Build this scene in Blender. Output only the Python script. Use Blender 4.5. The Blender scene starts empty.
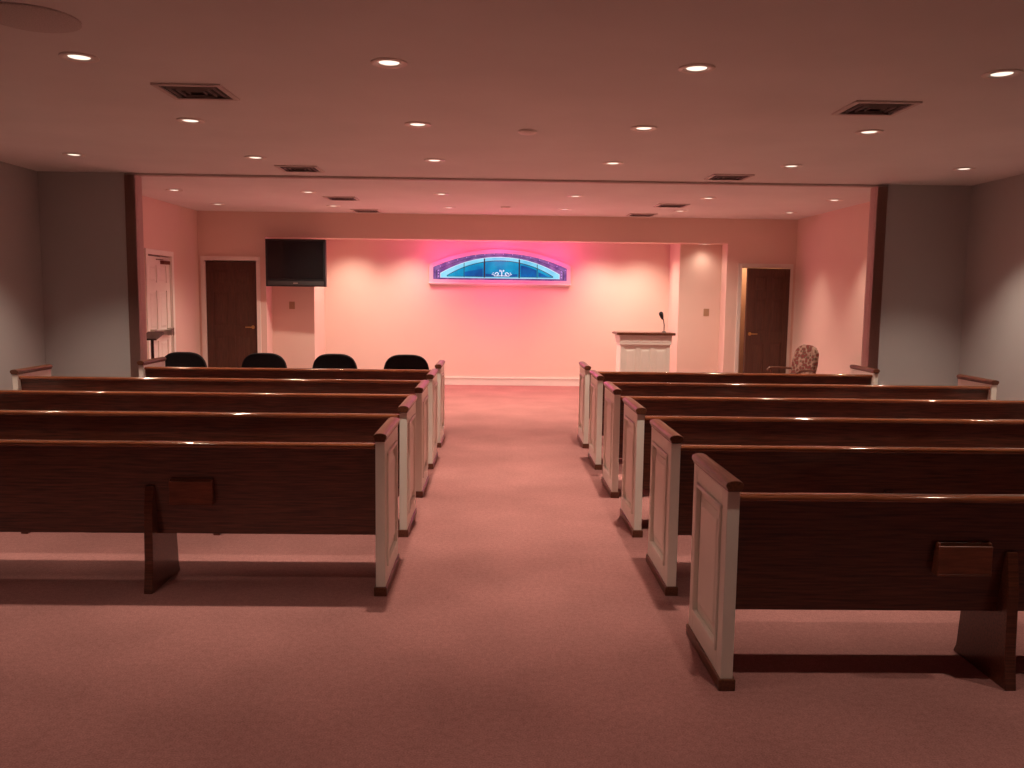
import bpy, bmesh, math
from mathutils import Matrix, Vector
S = bpy.context.scene
S.view_settings.view_transform = 'Standard'
COL = S.collection
CH = 2.82           # ceiling height
YO = 9.35           # opening plane
Y1, Y2, Y3 = 13.6, 13.95, 14.8

# ---------------------------------------------------------------- materials
def nt(name):
    m = bpy.data.materials.new(name); m.use_nodes = True
    t = m.node_tree; b = t.nodes["Principled BSDF"]
    return m, t, b
def mat(name, c, rough=0.6, var=0.08, scale=6.0, bump=0.0, bscale=200.0, metal=0.0, stretch=(1,1,1), coat=0.0, spec=0.5, detail=3.0, crough=.14):
    m, t, b = nt(name)
    n, l = t.nodes, t.links
    tc = n.new("ShaderNodeTexCoord"); mp = n.new("ShaderNodeMapping"); mp.inputs["Scale"].default_value = stretch
    l.new(tc.outputs["Object"], mp.inputs["Vector"])
    no = n.new("ShaderNodeTexNoise"); no.inputs["Scale"].default_value = scale; no.inputs["Detail"].default_value = detail
    l.new(mp.outputs[0], no.inputs["Vector"])
    cr = n.new("ShaderNodeValToRGB")
    cr.color_ramp.elements[0].position = .3; cr.color_ramp.elements[1].position = .7
    cr.color_ramp.elements[0].color = tuple(x*(1-var) for x in c)+(1,)
    cr.color_ramp.elements[1].color = tuple(min(1, x*(1+var)) for x in c)+(1,)
    l.new(no.outputs["Fac"], cr.inputs["Fac"]); l.new(cr.outputs["Color"], b.inputs["Base Color"])
    b.inputs["Roughness"].default_value = rough; b.inputs["Metallic"].default_value = metal
    b.inputs["Coat Weight"].default_value = coat; b.inputs["Coat Roughness"].default_value = crough
    b.inputs["Specular IOR Level"].default_value = spec
    if bump > 0:
        n2 = n.new("ShaderNodeTexNoise"); n2.inputs["Scale"].default_value = bscale; n2.inputs["Detail"].default_value = 2
        l.new(tc.outputs["Object"], n2.inputs["Vector"])
        bp = n.new("ShaderNodeBump"); bp.inputs["Strength"].default_value = bump; bp.inputs["Distance"].default_value = .01
        l.new(n2.outputs["Fac"], bp.inputs["Height"]); l.new(bp.outputs[0], b.inputs["Normal"])
    return m
def emis(name, c, s, var=0.0, scale=4.0, c2=None):
    m, t, b = nt(name); n, l = t.nodes, t.links
    b.inputs["Base Color"].default_value = (c[0]*.2, c[1]*.2, c[2]*.2, 1)
    b.inputs["Roughness"].default_value = .4
    b.inputs["Specular IOR Level"].default_value = .2
    b.inputs["Emission Strength"].default_value = s
    b.inputs["Emission Color"].default_value = tuple(c)+(1,)
    if c2:
        tc = n.new("ShaderNodeTexCoord"); no = n.new("ShaderNodeTexNoise"); no.inputs["Scale"].default_value = scale
        cr = n.new("ShaderNodeValToRGB"); cr.color_ramp.elements[0].position = .38; cr.color_ramp.elements[1].position = .62
        cr.color_ramp.elements[0].color = tuple(c)+(1,); cr.color_ramp.elements[1].color = tuple(c2)+(1,)
        l.new(tc.outputs["Object"], no.inputs["Vector"]); l.new(no.outputs["Fac"], cr.inputs["Fac"]); l.new(cr.outputs["Color"], b.inputs["Emission Color"])
    return m

M_carpet = mat("carpet_rose", (.475,.22,.205), .95, .12, 1.8, bump=.3, bscale=420, spec=.12, detail=10)
def carpet_fleck(m):
    t = m.node_tree; n, l = t.nodes, t.links
    b = n["Principled BSDF"]; src = b.inputs["Base Color"].links[0].from_socket
    tc = n.new("ShaderNodeTexCoord")
    for sc,dk in ((160,.72),(40,.86)):
        no = n.new("ShaderNodeTexNoise"); no.inputs["Scale"].default_value = sc; no.inputs["Detail"].default_value = 4
        cr = n.new("ShaderNodeValToRGB"); cr.color_ramp.elements[0].position=.35; cr.color_ramp.elements[1].position=.65
        cr.color_ramp.elements[0].color=(dk,dk-.02,dk-.02,1); cr.color_ramp.elements[1].color=(1,1,1,1)
        mx = n.new("ShaderNodeMix"); mx.data_type='RGBA'; mx.blend_type='MULTIPLY'; mx.inputs[0].default_value=1
        l.new(tc.outputs["Object"], no.inputs["Vector"]); l.new(no.outputs["Fac"], cr.inputs["Fac"])
        l.new(src, mx.inputs[6]); l.new(cr.outputs["Color"], mx.inputs[7]); src = mx.outputs[2]
    l.new(src, b.inputs["Base Color"])
carpet_fleck(M_carpet)
M_ceil = mat("ceiling_paint", (.80,.80,.79), .9, .03, 1.5, bump=.05, bscale=120, spec=.1)
M_wallg = mat("wall_paint_gray", (.50,.50,.505), .85, .03, 1.2, spec=.15)
M_wallp = mat("wall_paint_blush", (.83,.63,.55), .85, .02, 1.2, spec=.15)
M_white = mat("white_painted_wood", (.95,.93,.85), .4, .02, 5)
M_trimw = mat("white_trim_paint", (.88,.80,.74), .45, .02, 5)
M_wframe = mat("window_frame_paint", (.70,.62,.64), .6, .02, 5, spec=.2)
M_wood = mat("mahogany_varnish", (.100,.028,.015), .30, .55, 5, stretch=(1.2,22,22), coat=.35, detail=6)
M_rail = mat("mahogany_rail", (.24,.075,.032), .12, .35, 5, stretch=(1.2,22,22), coat=.9, detail=6, crough=.05)
M_woodv = mat("mahogany_cap", (.13,.045,.023), .34, .4, 5, stretch=(18,2,18), coat=.12, detail=6)
M_rack = mat("rack_wood", (.17,.047,.024), .38, .35, 6, stretch=(1.5,14,14), coat=.2, detail=6)
M_door = mat("door_wood", (.075,.028,.015), .5, .3, 4, stretch=(16,16,1.2), coat=.05, detail=6)
M_black = mat("black_plastic", (.012,.012,.014), .35, .1, 5)
M_fabric = mat("black_upholstery", (.010,.011,.016), .85, .3, 80, bump=.3, bscale=400)
M_screen = mat("tv_screen_glass", (.008,.008,.009), .08, .02, 2)
M_chrome = mat("brushed_metal", (.6,.57,.52), .3, .05, 20, metal=1.0)
M_brass = mat("brass", (.55,.38,.15), .3, .05, 20, metal=1.0)
M_vent = mat("dark_vent", (.02,.016,.015), .6, .1, 10)
M_ventf = mat("vent_frame", (.66,.60,.58), .6, .05, 10)
M_slat = mat("vent_slat", (.26,.22,.21), .6, .05, 10)
M_part = mat("partition_vinyl", (.52,.36,.33), .6, .08, 20, stretch=(8,8,1))
M_track = mat("track_paint", (.62,.54,.52), .6, .04, 10)
M_plate = mat("almond_plastic", (.45,.28,.17), .4, .03, 10)
M_speaker = mat("speaker_grille", (.62,.58,.56), .8, .15, 150)
M_can = mat("can_trim", (.86,.80,.76), .4, .03, 10)
M_bulb = emis("lamp_glow", (1,.82,.66), 1.5)
M_lead = mat("lead_came", (.006,.006,.012), .5, .05, 10)
M_g_cyan = emis("glass_cyan", (.0,.16,.40), 1.0, c2=(.0,.36,.58), scale=3.0)
M_g_blue = emis("glass_blue", (.004,.05,.22), 1.0, c2=(.0,.13,.42), scale=4.0)
M_g_light = emis("glass_light_cyan", (.10,.54,.76), 1.0, c2=(.26,.74,.90), scale=3.0)
M_g_pink = emis("glass_pink", (.60,.30,.65), 1.0, c2=(.42,.24,.66), scale=6.0)
M_g_purple = emis("glass_purple", (.11,.06,.22), 1.0, c2=(.25,.13,.34), scale=8.0)
M_g_pale = emis("glass_pale", (.50,.76,.86), 1.0)
M_floral, t, b = nt("floral_upholstery")
tc = t.nodes.new("ShaderNodeTexCoord"); vo = t.nodes.new("ShaderNodeTexVoronoi"); vo.inputs["Scale"].default_value = 23
cr = t.nodes.new("ShaderNodeValToRGB"); e = cr.color_ramp.elements
e[0].position=0; e[0].color=(.18,.020,.025,1); e[1].position=.85; e[1].color=(.38,.26,.20,1)
x=e.new(.34); x.color=(.20,.04,.035,1); x=e.new(.46); x.color=(.08,.06,.035,1); x=e.new(.58); x.color=(.28,.16,.12,1)
t.links.new(tc.outputs["Object"], vo.inputs["Vector"]); t.links.new(vo.outputs["Distance"], cr.inputs["Fac"]); t.links.new(cr.outputs["Color"], b.inputs["Base Color"]); b.inputs["Roughness"].default_value=.9

# ---------------------------------------------------------------- geometry helpers
def box(bm, x0,x1,y0,y1,z0,z1):
    v=[bm.verts.new(p) for p in [(x0,y0,z0),(x1,y0,z0),(x1,y1,z0),(x0,y1,z0),(x0,y0,z1),(x1,y0,z1),(x1,y1,z1),(x0,y1,z1)]]
    for f in [(0,3,2,1),(4,5,6,7),(0,1,5,4),(1,2,6,5),(2,3,7,6),(3,0,4,7)]: bm.faces.new([v[i] for i in f])
def prism(bm, pts, axis, a0, a1):
    def P(p,a):
        return {'x':(a,p[0],p[1]),'y':(p[0],a,p[1]),'z':(p[0],p[1],a)}[axis]
    A=[bm.verts.new(P(p,a0)) for p in pts]; B=[bm.verts.new(P(p,a1)) for p in pts]
    n=len(pts); bm.faces.new(A); bm.faces.new(B[::-1])
    for i in range(n): bm.faces.new([A[i],B[i],B[(i+1)%n],A[(i+1)%n]])
def frustum_x(bm, xa, xb, y0,y1,z0,z1, ins):
    A=[bm.verts.new((xa,a,b)) for a,b in ((y0,z0),(y1,z0),(y1,z1),(y0,z1))]
    B=[bm.verts.new((xb,a,b)) for a,b in ((y0+ins,z0+ins),(y1-ins,z0+ins),(y1-ins,z1-ins),(y0+ins,z1-ins))]
    bm.faces.new(A); bm.faces.new(B[::-1])
    for i in range(4): bm.faces.new([A[i],B[i],B[(i+1)%4],A[(i+1)%4]])
def frustum_y(bm, ya, yb, x0,x1,z0,z1, ins):
    A=[bm.verts.new((a,ya,b)) for a,b in ((x0,z0),(x1,z0),(x1,z1),(x0,z1))]
    B=[bm.verts.new((a,yb,b)) for a,b in ((x0+ins,z0+ins),(x1-ins,z0+ins),(x1-ins,z1-ins),(x0+ins,z1-ins))]
    bm.faces.new(A); bm.faces.new(B[::-1])
    for i in range(4): bm.faces.new([A[i],B[i],B[(i+1)%4],A[(i+1)%4]])
def lathe(bm, prof, n=24, c=(0,0)):
    rings=[]
    for r,z in prof:
        rings.append([bm.verts.new((c[0]+max(r,1e-4)*math.cos(2*math.pi*i/n), c[1]+max(r,1e-4)*math.sin(2*math.pi*i/n), z)) for i in range(n)])
    for a,b in zip(rings, rings[1:]):
        for i in range(n): bm.faces.new([a[i],a[(i+1)%n],b[(i+1)%n],b[i]])
    bm.faces.new(rings[0][::-1]); bm.faces.new(rings[-1])
def tube(bm, path, r, n=10):
    path=[Vector(p) for p in path]; rings=[]
    for i,p in enumerate(path):
        d=(path[min(i+1,len(path)-1)]-path[max(i-1,0)]).normalized()
        q=d.to_track_quat('Z','Y')
        rr = r[i] if isinstance(r,(list,tuple)) else r
        rings.append([bm.verts.new(p+q@Vector((rr*math.cos(2*math.pi*k/n), rr*math.sin(2*math.pi*k/n),0))) for k in range(n)])
    for a,b in zip(rings, rings[1:]):
        for i in range(n): bm.faces.new([a[i],a[(i+1)%n],b[(i+1)%n],b[i]])
    bm.faces.new(rings[0][::-1]); bm.faces.new(rings[-1])
def mesh(name, build, m, bevel=0, smooth=False, seg=2):
    bm=bmesh.new(); build(bm)
    bmesh.ops.recalc_face_normals(bm, faces=bm.faces[:])
    if bevel>0:
        bmesh.ops.bevel(bm, geom=[e for e in bm.edges if len(e.link_faces)==2 and e.calc_face_angle(0)>.5], offset=bevel, segments=seg, profile=.6, affect='EDGES', clamp_overlap=True)
    if smooth:
        for f in bm.faces: f.smooth=True
    me=bpy.data.meshes.new(name); bm.to_mesh(me); bm.free(); me.materials.append(m)
    if smooth:
        try: me.set_sharp_from_angle(angle=math.radians(50))
        except Exception: pass
    return me
def obj(name, data, parent=None, loc=(0,0,0), rot=(0,0,0), **props):
    o=bpy.data.objects.new(name, data); COL.objects.link(o); o.location=loc; o.rotation_euler=rot
    if parent: o.parent=parent
    for k,v in props.items(): o[k]=v
    return o
def struct(name, build, m, bevel=0, **p):
    return obj(name, mesh(name, build, m, bevel), kind="structure", **p)

# ---------------------------------------------------------------- room shell
XL, XR = -4.92, 5.16       # nave side walls
FL, FR = -4.71, 4.76       # far room side walls
YB = -2.5
struct("floor", lambda b: box(b,-6,6.2,YB-.2,15,-.1,0), M_carpet, label="dusty rose carpeted floor", category="floor")
struct("ceiling", lambda b: box(b,-6,6.2,YB-.2,15,CH,CH+.1), M_ceil, label="painted flat ceiling with recessed lights", category="ceiling")
struct("wall_left", lambda b: box(b,XL-.15,XL,YB,YO,0,CH), M_wallg, label="gray painted side wall", category="wall")
struct("wall_right", lambda b: box(b,XR,XR+.15,YB,YO,0,CH), M_wallg, label="gray painted side wall", category="wall")
struct("wall_rear", lambda b: box(b,XL-.15,XR+.15,YB-.15,YB,0,CH), M_wallg, label="gray painted rear wall", category="wall")
def wing(b):
    box(b,XL-.15,-4.0,YO,YO+.15,0,CH); box(b,4.24,XR+.15,YO,YO+.15,0,CH)
struct("wall_front", wing, M_wallg, label="gray wing walls flanking the wide chancel opening", category="wall")
DY0, DY1, DH = 11.62, 12.46, 2.06
def fl(b):
    box(b,FL-.15,FL,YO+.15,DY0,0,CH); box(b,FL-.15,FL,DY1,Y3,0,CH); box(b,FL-.15,FL,DY0,DY1,DH,CH)
struct("wall_left_chancel", fl, M_wallp, label="blush painted chancel side wall", category="wall")
struct("wall_right_chancel", lambda b: box(b,FR,FR+.15,YO+.15,Y3,0,CH), M_wallp, label="blush painted chancel side wall", category="wall")
LD=(-4.61,-3.80); RD=(3.90,4.66)
AL, AR, HZ = -3.65, 3.66, 2.43
def dw(b):
    box(b,FL,LD[0],Y1,Y2,0,CH); box(b,LD[1],AL,Y1,Y2,0,CH); box(b,LD[0],LD[1],Y1,Y2,DH,CH)
    box(b,AR,RD[0],Y1,Y2,0,CH); box(b,RD[1],FR,Y1,Y2,0,CH); box(b,RD[0],RD[1],Y1,Y2,DH,CH)
    box(b,AL,AR,Y1,Y2,HZ,CH)
struct("wall_back", dw, M_wallp, label="blush painted wall with doors and wide alcove opening", category="wall")
IL, IR = -2.97, 2.98
def al(b):
    box(b,LD[1],IL,Y2,Y3,0,CH); box(b,IR,RD[0],Y2,Y3,0,CH)
    box(b,FL-.15,FR+.15,Y3,Y3+.15,0,CH)
    box(b,IL,IR,Y2,Y3,HZ+.12,CH)
struct("wall_alcove", al, M_wallp, label="blush painted alcove walls behind the pulpit", category="wall")
def bb(b):
    box(b,IL,IR,Y3-.02,Y3,0,.13); box(b,IL,IL+.02,Y2,Y3,0,.13); box(b,IR-.02,IR,Y2,Y3,0,.13)
    box(b,AL,IL,Y2-.02,Y2,0,.13); box(b,IR,AR,Y2-.02,Y2,0,.13)
    box(b,IL,IR,Y3-.03,Y3,.115,.135)
struct("baseboard_alcove", bb, M_trimw, label="white painted baseboard along the alcove", category="baseboard")
def bb2(b):
    box(b,XL,XL+.02,YB,YO,0,.11); box(b,XL,-4.0,YO-.02,YO,0,.11)
struct("baseboard_left", bb2, M_trimw, label="white baseboard", category="baseboard")
def bb3(b):
    box(b,XR-.02,XR,YB,YO,0,.11); box(b,4.24,XR,YO-.02,YO,0,.11); box(b,FR-.02,FR,YO+.15,Y1,0,.11)
struct("baseboard_right", bb3, M_trimw, label="white baseboard", category="baseboard")
struct("trim_1", lambda b: (box(b,-4.0,4.24,YO+.02,YO+.10,CH-.024,CH)), M_track, label="mauve ceiling track spanning the chancel opening", category="ceiling track")
def accordion(x0, x1, name):
    def f(b):
        n=7; w=(x1-x0)/n
        for i in range(n):
            a=x0+i*w
            prism(b,[(a,YO+.02),(a+w*.5,YO-.03),(a+w,YO+.02),(a+w,YO+.10),(a+w*.5,YO+.15),(a,YO+.10)],'z',.01,CH-.026)
    return obj(name, mesh(name,f,M_part), label="folded mauve accordion partition stacked against the opening jamb", category="folding partition", group="folding partitions")
accordion(-4.0,-3.87,"folding_partition"); accordion(4.11,4.24,"folding_partition.001")

# ---------------------------------------------------------------- doors
def six_panel(b, w, h, t=.04, d=.008):
    s=.11
    for x0,x1 in ((0,s),(w/2-.045,w/2+.045),(w-s,w)): box(b,x0,x1,0,t,0,h)
    for z0,z1 in ((0,.22),(.86,1.02),(1.56,1.67),(h-.12,h)):
        for x0,x1 in ((s,w/2-.045),(w/2+.045,w-s)): box(b,x0,x1,0,t,z0,z1)
    for z0,z1 in ((.22,.86),(1.02,1.56),(1.67,h-.12)):
        for x0,x1 in ((s,w/2-.045),(w/2+.045,w-s)):
            box(b,x0,x1,d,t-d,z0,z1)
            frustum_y(b,d,.001,x0+.02,x1-.02,z0+.02,z1-.02,.03)
            frustum_y(b,t-d,t-.001,x0+.02,x1-.02,z0+.02,z1-.02,.03)
me_door=mesh("panel_door", lambda b: six_panel(b,.75,2.03), M_door)
me_door2=mesh("panel_door_wide", lambda b: six_panel(b,.80,2.03), M_door)
me_doorw=mesh("panel_door_white", lambda b: six_panel(b,.83,2.03,.045,.014), M_white)
def lever(b):
    lathe(b,[(.028,0),(.028,.008),(.012,.012),(.01,.05)],16)
    tube(b,[(0,0,.045),(.05,0,.047),(.11,.0,.045)],.009,8)
me_lev=mesh("lever_handle", lever, M_brass, smooth=True)
def casing(b, x0,x1,y,h,w=.07,t=.02):
    box(b,x0-w,x0,y-t,y,0,h+w); box(b,x1,x1+w,y-t,y,0,h+w); box(b,x0,x1,y-t,y,h,h+w)
    box(b,x0,x0+.004,y,y+.3,0,h); box(b,x1-.004,x1,y,y+.3,0,h); box(b,x0+.004,x1-.004,y,y+.3,h-.004,h)
d=obj("door_1", me_door2, loc=(LD[0]+.005,Y1+.03,.01), kind="structure", label="dark wood six-panel door, closed", category="door")
obj("door_handle", me_lev, d, (.73,0,1.0), (math.pi/2,math.pi,0), label="brass lever handle")
struct("trim_2", lambda b: casing(b,LD[0],LD[1],Y1,DH,.06), M_trimw, .003, label="pale painted door casing", category="door casing")
h=obj("door_2", me_door, loc=(RD[1]-.006,Y1-.005,.01), rot=(0,0,math.pi+math.radians(14)), kind="structure", label="dark wood six-panel door standing slightly ajar", category="door")
obj("door_handle", me_lev, h, (.68,.04,1.0), (-math.pi/2,math.pi,0), label="brass lever handle")
struct("trim_3", lambda b: casing(b,RD[0],RD[1],Y1,DH,.06), M_trimw, .003, label="pale painted door casing", category="door casing")
w=obj("door_3", me_doorw, loc=(FL-.02,DY0+.005,.01), rot=(0,0,math.pi/2), kind="structure", label="white painted panel exit door with push bar", category="door")
def pbar(b):
    box(b,.06,.14,-.07,0,.92,1.03); box(b,.69,.77,-.07,0,.92,1.03); box(b,.14,.69,-.065,-.02,.94,1.01)
obj("push_bar", mesh("push_bar",pbar,M_chrome,.006), w, label="metal exit push bar")
obj("door_closer", mesh("door_closer",lambda b: (box(b,.50,.74,-.05,0,1.93,1.98), box(b,.30,.52,-.04,-.02,1.985,1.995)),M_rack,.004), w, label="small brown door closer")
def cas_x(b):
    x=FL
    box(b,x,x+.02,DY0-.07,DY0,0,DH+.07); box(b,x,x+.02,DY1,DY1+.07,0,DH+.07); box(b,x,x+.02,DY0,DY1,DH,DH+.07)
    box(b,x-.15,x,DY0,DY0+.004,0,DH); box(b,x-.15,x,DY1-.004,DY1,0,DH)
struct("trim_4", cas_x, M_white, .003, label="white door casing", category="door casing")

# ---------------------------------------------------------------- stained glass window
WX, WZ = .05, 1.80
def arch(hw, z0, zs, rise, n=28, dx=0):
    R=(hw*hw+rise*rise)/(2*rise); cz=zs+rise-R; a=math.asin(hw/R)
    pts=[(-hw,z0),(hw,z0)]
    for i in range(n+1):
        th=a-2*a*i/n
        pts.append((R*math.sin(th), cz+R*math.cos(th)))
    return pts
def ring(b, A, B, y0, y1):
    n=len(A)
    def L(P,y): return [b.verts.new((p[0],y,p[1])) for p in P]
    a0,a1,b0,b1=L(A,y0),L(A,y1),L(B,y0),L(B,y1)
    for i in range(n):
        j=(i+1)%n
        b.faces.new([a0[i],a0[j],b0[j],b0[i]]); b.faces.new([a1[i],b1[i],b1[j],a1[j]])
        b.faces.new([a0[i],a1[i],a1[j],a0[j]]); b.faces.new([b0[i],b0[j],b1[j],b1[i]])
yy=Y3
A0=arch(1.22,0,.30,.27); A1=arch(1.15,.045,.255,.25); A3=arch(1.03,.075,.155,.285); A4=arch(1.015,.082,.15,.28); A5=arch(.91,.10,.115,.26)
win=obj("window_1", mesh("window_frame", lambda b: ring(b,A0,A1,-.05,0), M_wframe,.004), loc=(WX,yy,WZ-.02), kind="structure", label="lit segmental-arch stained glass window in pale frame", category="window")
obj("border_glass", mesh("border_glass", lambda b: ring(b,A1,A3,-.025,-.005), M_g_purple), win, label="purple border glass")
obj("arch_glass", mesh("arch_glass", lambda b: ring(b,A3,A4,-.035,-.005), M_g_pale), win, label="pale blue arch line")
obj("cyan_band", mesh("cyan_band", lambda b: ring(b,A4,A5,-.03,-.005), M_g_light), win, label="light cyan arched glass band")
obj("center_glass", mesh("center_glass", lambda b: prism(b,A5,'y',-.025,-.005), M_g_cyan), win, label="teal glass panes")
def leads(b):
    for x,w in ((-.62,.005),(-.27,.011),(.33,.011),(.64,.005)):
        k=(1.015**2+.28**2)/(2*.28); top=.15+.28-k+math.sqrt(k*k-x*x)
        box(b,x-w,x+w,-.036,-.024,.085,top)
    ring(b,arch(1.10,.06,.200,.268),arch(1.092,.063,.198,.266),-.033,-.02)
    ring(b,arch(.915,.097,.118,.262),arch(.907,.103,.113,.256),-.033,-.02)
obj("lead_came", mesh("lead_came",leads,M_lead), win, label="dark lead lines")
def blueband(b):
    prism(b,[(.36,.10),(.63,.10),(.63,.22),(.50,.27),(.36,.30)],'y',-.028,-.022)
    prism(b,[(-.61,.10),(-.30,.10),(-.30,.24),(-.45,.21),(-.61,.18)],'y',-.028,-.022)
    prism(b,[(.66,.11),(.82,.11),(.76,.15),(.66,.19)],'y',-.028,-.022)
    prism(b,[(-.25,.11),(.30,.11),(.30,.15),(.0,.14),(-.25,.15)],'y',-.028,-.022)
obj("blue_glass", mesh("blue_glass",blueband,M_g_blue), win, label="deep blue glass pieces")
def dots(b):
    R0=arch(1.125,.07,.228,.262,n=44)[2:]
    for i in range(0,len(R0),3):
        x,z=R0[i]; s=.011
        prism(b,[(x-s,z),(x,z-s),(x+s,z),(x,z+s)],'y',-.034,-.02)
    for sx in (-1,1):
        for k in range(3):
            x=sx*(1.06); z=.10+.05*k; s=.014
            prism(b,[(x-s,z),(x,z-s),(x+s,z),(x,z+s)],'y',-.034,-.02)
obj("jewel_glass", mesh("jewel_glass",dots,M_g_pink), win, label="small pink glass jewels")
def motif(b):
    for sx in (-1,1):
        pts=[]
        for i in range(14):
            a=i/13*math.pi*1.7; r=.036*(1-i/18)
            pts.append((sx*(.08+r*math.cos(a)), -.033, .145+r*math.sin(a)))
        tube(b,pts,.008,6)
        tube(b,[(sx*.12,-.033,.13),(sx*.17,-.033,.142),(sx*.14,-.033,.175)],.007,6)
        prism(b,[(sx*.030-.014,.205),(sx*.030,.185),(sx*.030+.014,.205),(sx*.030,.225)],'y',-.034,-.026)
    tube(b,[(0,-.033,.11),(0,-.033,.21)],.008,6)
    tube(b,[(-.13,-.033,.115),(0,-.033,.12),(.13,-.033,.115)],.006,6)
o=obj("scroll_motif", mesh("scroll_motif",motif,emis("glass_milky",(.70,.88,.95),1.0)), win, loc=(.03,0,0), label="pale scroll ornament")
struct("trim_5", lambda b: (box(b,WX-1.23,WX+1.23,Y3-.07,Y3,WZ-.05,WZ-.022), box(b,WX-1.19,WX+1.19,Y3-.035,Y3,WZ-.075,WZ-.05)), M_trimw, .005, label="white window sill", category="window sill")

# ---------------------------------------------------------------- pews
ROW0, DR, PD = 3.26, 1.086, .57
EH=.815; T=.05
def end_panel(b):
    s=.075
    box(b,0,T,0,s,.045,EH); box(b,0,T,PD-s,PD,.045,EH)
    box(b,0,T,s,PD-s,.045,.045+.09); box(b,0,T,s,PD-s,EH-.075,EH)
    box(b,.014,T-.014,s,PD-s,.135,EH-.075)
    y0,y1,z0,z1=s,PD-s,.135,EH-.075
    for xa,xb,xo in ((.014,.000,-.009),(T-.014,T,T+.009)):
        frustum_x(b,xa,xb,y0+.05,y1-.05,z0+.05,z1-.05,.032)
        m=.020
        lo,hi=min(xa,xo),max(xa,xo)
        box(b,lo,hi,y0,y0+m,z0,z1); box(b,lo,hi,y1-m,y1,z0,z1); box(b,lo,hi,y0+m,y1-m,z0,z0+m); box(b,lo,hi,y0+m,y1-m,z1-m,z1)
def end_cap(b):
    prof=[(-.003,EH),(T+.003,EH),(T+.003,EH+.010),(T+.009,EH+.015),(T+.011,EH+.027),(T+.006,EH+.037),(T-.009,EH+.043),(T/2,EH+.045),(.009,EH+.043),(-.006,EH+.037),(-.011,EH+.027),(-.009,EH+.015),(-.003,EH+.010)]
    prism(b,prof,'y',-.014,PD+.012)
def end_base(b): box(b,-.009,T+.009,-.012,PD+.012,0,.048)
me_end=mesh("end_panel",end_panel,M_white,.003,seg=1)
me_cap=mesh("end_cap",end_cap,M_woodv,.004)
me_base=mesh("end_base",end_base,M_woodv,.005)
def rounded(cy,cz,w,h,n=20):
    return [(cy+w/2*math.copysign(abs(math.cos(a))**.75,math.cos(a)), cz+h/2*math.copysign(abs(math.sin(a))**.75,math.sin(a))) for a in [2*math.pi*i/n for i in range(n)]]
me_sup=mesh("center_support",lambda b: prism(b,[(.0,0),(.40,0),(.38,.04),(.34,.425),(.115,.425),(.075,.56),(.055,.56),(.030,.42),(.02,.15)],'x',-.022,.022),M_wood,.004)
def rack(b):
    w=.11
    box(b,-w,w,-.018,-.010,.0,.115); box(b,-w,w,-.018,.035,-.01,0)
    for s in (-1,1):
        x=s*w; prism(b,[(-.018,-.01),(.045,-.01),(.01,.13),(-.01,.125)],'x',min(x,x-s*.01),max(x,x-s*.01))
    box(b,-w,w,.005,.02,0,.125)
me_rack=mesh("card_rack",rack,M_rack,.002,seg=1)
pc={}
def pew_meshes(L):
    if L in pc: return pc[L]
    back=mesh("backrest",lambda b: prism(b,[(.105,.295),(.13,.295),(.068,.775),(.040,.775)],'x',T-.01,L-T+.01),M_wood,.003,seg=1)
    rail=mesh("top_rail",lambda b: prism(b,rounded(.050,.782,.062,.032),'x',T-.01,L-T+.01),M_rail,smooth=True)
    seat=mesh("seat",lambda b: prism(b,[(.10,.425),(.50,.435),(.535,.445),(.545,.46),(.53,.475),(.49,.478),(.30,.462),(.10,.46)],'x',T-.01,L-T+.01),M_wood,.003,seg=1)
    pc[L]=(back,rail,seat); return pc[L]
def pew(x_aisle, side, y, L, label, rackon):
    back,rail,seat=pew_meshes(L)
    x0 = x_aisle if side>0 else x_aisle-L
    P=obj("pew", None, loc=(x0,y,0), label=label, category="pew", group="rows of pews")
    P.empty_display_size=.2
    bk=obj("backrest",back,P,label="dark mahogany back"); obj("top_rail",rail,bk)
    obj("seat",seat,P)
    for ex in (0,L-T):
        e=obj("end_panel",me_end,P,(ex,0,0),label="white painted raised-panel end")
        obj("end_cap",me_cap,e,label="mahogany cap"); obj("end_base",me_base,e,label="mahogany plinth")
    for k in (1,2):
        d=(1.185 if side>0 else 1.23)*k if L>3.3 else L/3*k
        obj("center_support",me_sup,P,((d if side>0 else L-d),0,0))
    rx=.98 if side>0 else L-1.01
    if rackon: obj("card_rack",me_rack,P,(rx,.050,.475),label="small wooden card rack")
LB1="dark mahogany pew with white paneled ends beside the aisle"
LB2="shorter mahogany pew with white ends near the chancel opening"
LB3="mahogany pew with white ends, its back to open carpet"
for i in range(6):
    y=ROW0+DR*i
    pew(.915,1,y,(3.72 if i<4 else (3.64 if i==4 else 3.04)),LB2 if i==5 else (LB3 if i==0 else LB1), i==0)
    if i>0:
        pew(-.565,-1,y-.035,(3.72 if i<5 else 3.06),LB2 if i==5 else (LB3 if i==1 else LB1), i==1)

# ---------------------------------------------------------------- black padded chairs
def pad_back(b):
    W,H=.235,.36
    n=24
    pts=[(-W*.82,0),(W*.82,0)]
    for i in range(n+1):
        a=math.pi*i/n
        pts.append((W*math.copysign(abs(math.cos(a))**.62,math.cos(a)), .10+(H-.10)*abs(math.sin(a))**.72))
    F=[];Bk=[]
    for x,z in pts:
        yv=.25*x*x
        F.append(b.verts.new((x,yv+.03,z))); Bk.append(b.verts.new((x,yv-.03,z)))
    b.faces.new(F); b.faces.new(Bk[::-1])
    for i in range(len(pts)):
        j=(i+1)%len(pts); b.faces.new([F[i],Bk[i],Bk[j],F[j]])
me_cb=mesh("chair_back",pad_back,M_fabric,.018,True,3)
me_cs=mesh("chair_seat",lambda b: prism(b,[(-.23,-.2),(.23,-.2),(.25,.0),(.24,.2),(.18,.25),(-.18,.25),(-.24,.2),(-.25,0)],'z',.42,.49),M_fabric,.02,True,3)
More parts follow.
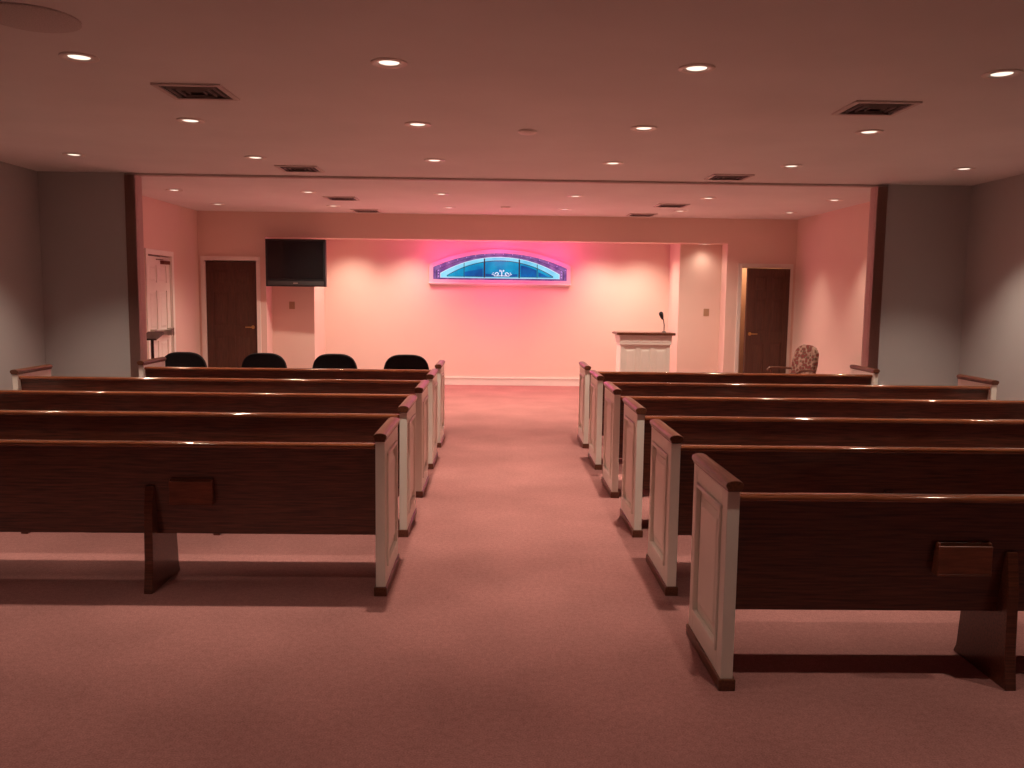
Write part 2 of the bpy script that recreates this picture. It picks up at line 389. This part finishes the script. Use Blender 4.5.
def cf(b):
    for s in (-1,1):
        tube(b,[(s*.24,-.24,.0),(s*.235,-.22,.25),(s*.22,-.22,.44),(s*.19,-.25,.58)],.012,8)
        tube(b,[(s*.24,.24,.0),(s*.235,.22,.43)],.012,8)
        tube(b,[(s*.235,-.22,.41),(s*.235,.22,.41)],.011,8)
    tube(b,[(-.235,.2,.41),(.235,.2,.41)],.010,8); tube(b,[(-.22,-.22,.43),(.22,-.22,.43)],.010,8)
me_cfr=mesh("chair_frame",cf,M_black,smooth=True)
for x,rz,w in ((-3.54,.0,1.10),(-2.64,.02,1.10),(-1.83,-.02,1.10),(-1.03,.03,1.12)):
    c=obj("upholstered_chair",None,loc=(x,9.95,0),rot=(0,0,rz),label="black padded chair with rounded back facing the pulpit",category="chair",group="black chairs in the chancel")
    obj("backrest",me_cb,c,(0,-.255,.515),(math.radians(8),0,0)).scale=(w,1,1.03)
    obj("seat",me_cs,c); obj("chair_frame",me_cfr,c,label="black metal frame")

# ---------------------------------------------------------------- pulpit
def pbody(b):
    box(b,-.34,.34,-.20,.20,.08,.93)
    for x in (-.315,-.10,.10,.315):
        box(b,x-.025,x+.025,-.210,-.20,.16,.88)
    box(b,-.34,.34,-.210,-.20,.10,.16); box(b,-.34,.34,-.210,-.20,.88,.93)
    for x0,x1 in ((-.29,-.125),(-.075,.075),(.125,.29)):
        frustum_y(b,-.20,-.206,x0+.02,x1-.02,.19,.85,.02)
P=obj("pulpit",mesh("pulpit",pbody,M_white,.003,seg=1),loc=(2.04,11.8,0),label="white paneled pulpit with dark wood top",category="pulpit")
def corn(b):
    prism(b,[(-.350,.92),(.350,.92),(.354,.945),(.360,1.03),(.370,1.05),(-.370,1.05),(-.360,1.03),(-.354,.945)],'y',-.225,.225)
    for x in (-.32,-.185,-.05,.085,.22):
        box(b,x,x+.10,-.229,-.225,.955,1.02)
obj("cornice",mesh("cornice",corn,M_white,.003,seg=1),P,label="paneled white cornice")
obj("plinth",mesh("plinth",lambda b: box(b,-.36,.36,-.23,.23,0,.10),M_white,.006),P)
obj("pulpit_top",mesh("pulpit_top",lambda b: prism(b,[(-.26,1.05),(.26,1.05),(.26,1.07),(.10,1.085),(-.26,1.085)],'x',-.40,.40),M_woodv,.006),P,label="dark mahogany top")
def micf(b):
    lathe(b,[(.03,0),(.03,.012),(.012,.02)],16)
    tube(b,[(0,0,.01),(.0,0,.10),(-.01,.0,.17),(-.03,.0,.22)],.007,8)
MM=obj("microphone",mesh("microphone",micf,M_black,smooth=True),loc=(2.31,11.7,1.084),label="black gooseneck microphone on the pulpit",category="microphone")
obj("microphone_head",mesh("microphone_head",lambda b: tube(b,[(-.022,0,.18),(-.035,0,.215),(-.045,0,.25),(-.055,0,.275),(-.06,0,.285)],[.012,.024,.032,.028,.01],12),M_black,smooth=True),MM)

# ---------------------------------------------------------------- television
tw,th=.94,.73
TV=obj("television",mesh("television",lambda b: (box(b,-tw/2,tw/2,-.03,.05,-th/2,th/2), box(b,-.3,.3,.05,.09,-.25,.25)),M_black,.008),loc=(-3.13,13.40,2.025),rot=(0,0,math.radians(-3)),label="black flat-panel television mounted high on the wall",category="television")
obj("screen",mesh("screen",lambda b: box(b,-tw/2+.035,tw/2-.035,-.034,-.028,-th/2+.12,th/2-.035),M_screen),TV,label="dark switched-off glass screen")
obj("speaker_bar",mesh("speaker_bar",lambda b: box(b,-tw/2+.03,tw/2-.03,-.037,-.029,-th/2+.02,-th/2+.085),mat("tv_bar",(.05,.045,.045),.4,.1,50),.003),TV,label="glossy lower speaker strip")
obj("badge",mesh("badge",lambda b: box(b,-.035,.035,-.04,-.036,-th/2+.045,-th/2+.058),M_chrome),TV,label="tiny silver badge")
obj("wall_bracket",mesh("wall_bracket",lambda b: (box(b,-.04,.04,.09,.5,-.03,.03), box(b,-.10,.10,.50,.525,-.12,.12)),M_black,.003),TV,label="black mounting arm")

# ---------------------------------------------------------------- floral armchair
AC=obj("armchair",None,loc=(3.93,11.3,0),rot=(0,0,math.radians(114)),label="floral upholstered armchair with dark wood arms beside the door",category="armchair")
def acb(b):
    pts=[(-.19,.0),(.19,.0),(.215,.30),(.20,.46),(.14,.53),(.06,.56),(-.06,.56),(-.14,.53),(-.20,.46),(-.215,.30)]
    prism(b,pts,'y',-.04,.04)
obj("backrest",mesh("armchair_back",acb,M_floral,.028,True,3),AC,(0,-.22,.40),(math.radians(10),0,0))
obj("seat",mesh("armchair_seat",lambda b: prism(b,[(-.23,-.22),(.23,-.22),(.27,.24),(-.27,.24)],'z',.31,.44),M_floral,.03,True,3),AC)
for s in (-1,1):
    obj("arm",mesh("arm",lambda b: (tube(b,[(s*.21,-.24,.62),(s*.26,-.05,.63),(s*.28,.08,.63),(s*.28,.13,.60)],[.013,.016,.018,.014],8), tube(b,[(s*.28,.06,.61),(s*.27,.04,.52),(s*.26,.08,.40)],.013,8)),M_woodv,smooth=True),AC,label="curved dark wood arm")
for s in (-1,1):
    obj("leg",mesh("leg",lambda b: tube(b,[(s*.24,.20,.34),(s*.25,.23,.2),(s*.24,.22,.0)],[.028,.022,.016],8),M_woodv,smooth=True),AC,label="dark wood leg")
    obj("leg",mesh("leg",lambda b: tube(b,[(s*.20,-.20,.34),(s*.20,-.24,.18),(s*.21,-.28,.0)],[.024,.02,.016],8),M_woodv,smooth=True),AC,label="dark wood leg")

# ---------------------------------------------------------------- register stand
def stp(b):
    lathe(b,[(.16,0),(.16,.015),(.05,.04),(.02,.07),(.018,.55),(.026,.58),(.018,.61),(.018,1.0)],20)
M_stand = mat("stand_dark_wood", (.03,.012,.008), .35, .3, 8)
RS=obj("register_stand",mesh("register_stand",stp,M_stand,smooth=True),loc=(-4.14,10.3,0),label="slim dark guest register stand near the exit door",category="stand")
obj("slanted_top",mesh("slanted_top",lambda b: prism(b,[(-.13,.98),(.13,1.05),(.13,1.075),(-.13,1.0)],'x',-.10,.10),M_stand,.004),RS)

# ---------------------------------------------------------------- wall plates
def plate(b):
    box(b,-.045,.045,-.012,0,-.06,.06); box(b,-.012,.012,-.02,-.012,-.022,.022)
mp_=mesh("wall_plate",plate,M_plate,.003)
obj("wall_switch",mp_,loc=(-3.33,Y2,1.36),label="almond switch plate on the wall below the television",category="switch",group="wall controls")
obj("wall_switch",mp_,loc=(3.44,Y2,1.33),label="almond switch plate on the wall beside the alcove",category="switch",group="wall controls")

# ---------------------------------------------------------------- ceiling fixtures
def canring(b):
    n=28
    prof=[(.100,0),(.100,-.006),(.090,-.010),(.068,-.008),(.056,-.001)]
    rings=[[b.verts.new((r*math.cos(2*math.pi*i/n),r*math.sin(2*math.pi*i/n),z)) for i in range(n)] for r,z in prof]
    for a,c in zip(rings,rings[1:]+rings[:1]):
        for i in range(n): b.faces.new([a[i],a[(i+1)%n],c[(i+1)%n],c[i]])
me_can=mesh("can_ring",canring,M_can,smooth=True)
me_bulb=mesh("can_bulb",lambda b: lathe(b,[(.056,-.001),(.050,-.003),(.03,-.006),(.0,-.007)],20),M_bulb,smooth=True)
WARM=(1,.79,.62)
def can(x,y,power,color=WARM,angle=95,z=CH,blend=1.0,grp="recessed ceiling downlights",rad=.04):
    o=obj("recessed_downlight",me_can,loc=(x,y,z),label="small round recessed ceiling downlight, lit",category="ceiling light",group=grp)
    obj("lamp_lens",me_bulb,o,label="glowing warm lamp")
    if power>0:
        l=bpy.data.lights.new("downlight_beam",'SPOT'); l.energy=power; l.color=color; l.spot_size=math.radians(angle); l.spot_blend=blend; l.shadow_soft_size=rad
        obj("downlight_beam",l,o,(0,0,-.06))
    return o
cols=[-3.95,-2.27,-.60,1.08,2.77,4.42]
for r,(y,pw) in enumerate([(.6,26),(2.9,62),(4.79,140),(6.47,210),(8.16,205)]):
    for c in cols:
        if r<2 and c in (cols[0],cols[-1]): continue
        edge = c in (cols[0],cols[-1]); inner = c in (cols[2],cols[3])
        can(c,y,pw*(.8 if edge else (1.2 if inner and r>1 else 1)),angle=90 if edge else ((72 if inner else 85) if r>1 else 85), blend=1)
fcols=[-4.03,-2.37,-.71,.97,2.65,4.25]
for c in fcols:
    ed=c in (fcols[0],fcols[-1])
    can(c,10.85,145*(.65 if ed else 1),angle=80 if ed else 105)
for c in fcols:
    ed=c in (fcols[0],fcols[-1])
    can(c,12.5,170*(.4 if ed else 1),angle=70 if ed else 145)
for x in (-2.45,-1.5,1.75,2.45): can(x,14.25,78,z=HZ+.12,angle=130,rad=.12)
can(3.33,13.78,9,z=HZ,angle=150,rad=.12)

def ventf(b):
    w,d=.21,.20
    box(b,-w,w,-d,-d+.032,-.012,0); box(b,-w,w,d-.032,d,-.012,0); box(b,-w,-w+.032,-d+.032,d-.032,-.012,0); box(b,w-.032,w,-d+.032,d-.032,-.012,0)
def vents(b):
    for k in range(3):
        s=.05+.045*k; q=s*.93
        prism(b,[(-q-.008,-.003),(-q+.002,-.018),(-q+.006,-.016),(-q-.004,-.003)],'x',-s,s)
        prism(b,[(q+.008,-.003),(q-.002,-.018),(q-.006,-.016),(q+.004,-.003)],'x',-s,s)
        box(b,-s-.004,-s,-q,q,-.016,-.003); box(b,s,s+.004,-q,q,-.016,-.003)
def ventl(b):
    box(b,-.18,.18,-.17,.17,-.003,-.0005)
me_vf=mesh("vent_frame",ventf,M_ventf); me_vl=mesh("vent_throat",ventl,M_vent); me_vs=mesh("vent_slats",vents,M_slat)
for x,y in ((-1.90,5.54),(2.46,5.67),(-2.01,8.83),(2.39,8.95),(-2.07,11.5),(2.37,11.75),(-2.0,13.15),(2.2,13.15)):
    v=obj("ceiling_vent",me_vf,loc=(x,y,CH),label="square ceiling air vent with dark louvered opening",category="vent",group="ceiling air vents")
    obj("throat",me_vl,v,label="dark vent opening"); obj("louvers",me_vs,v,label="thin angled louvers")
def smoke(b): lathe(b,[(.070,0),(.070,-.014),(.055,-.024),(.03,-.030),(0,-.031)],24)
me_sm=mesh("smoke_detector",smoke,M_can,smooth=True)
for x,y in ((.22,6.65),(.11,12.3)):
    obj("smoke_detector",me_sm,loc=(x,y,CH),label="round smoke detector on the ceiling",category="smoke detector",group="smoke detectors")
def spk(b): lathe(b,[(.21,0),(.21,-.008),(.19,-.014),(.0,-.012)],36)
obj("ceiling_speaker",mesh("ceiling_speaker",spk,M_speaker,smooth=True),loc=(-2.17,4.13,CH),label="round perforated ceiling speaker grille",category="speaker")

# ---------------------------------------------------------------- coloured glow around the window
def lamp(kind,name,loc,e,c,size=.1):
    l=bpy.data.lights.new(name,kind); l.energy=e; l.color=c; l.shadow_soft_size=size
    return obj(name,l,None,loc)
for x in (-.95,.0,.95):
    lamp('POINT',"window_glow",(WX+x,Y3-.45,WZ+(.46 if x==0 else .32)),8.5,(1,.08,.42),.12)
lamp('POINT',"window_glow",(WX,Y3-.85,WZ-.30),18.0,(1,.10,.32),.15)
lamp('POINT',"closet_lamp",(4.2,14.4,2.2),8,(1,.6,.3),.1)

wd=bpy.data.worlds.new("world"); S.world=wd; wd.use_nodes=True
wd.node_tree.nodes["Background"].inputs[0].default_value=(.02,.015,.013,1)

# ---------------------------------------------------------------- camera
f=850.0; p=math.atan(.1045); psi=.019; r=.013
F=Vector((math.sin(psi)*math.cos(p), math.cos(psi)*math.cos(p), -math.sin(p)))
R0=Vector((math.cos(psi),-math.sin(psi),0)); U0=R0.cross(F)
R=R0*math.cos(r)+U0*math.sin(r); U=-R0*math.sin(r)+U0*math.cos(r)
cam=bpy.data.cameras.new("camera"); cam.lens=f/1024*36; cam.sensor_width=36; cam.sensor_fit='HORIZONTAL'; cam.clip_start=.05
co=bpy.data.objects.new("camera",cam); COL.objects.link(co)
mw=Matrix(((R.x,U.x,-F.x,0),(R.y,U.y,-F.y,0),(R.z,U.z,-F.z,1.57),(0,0,0,1)))
co.matrix_world=mw
S.camera=co
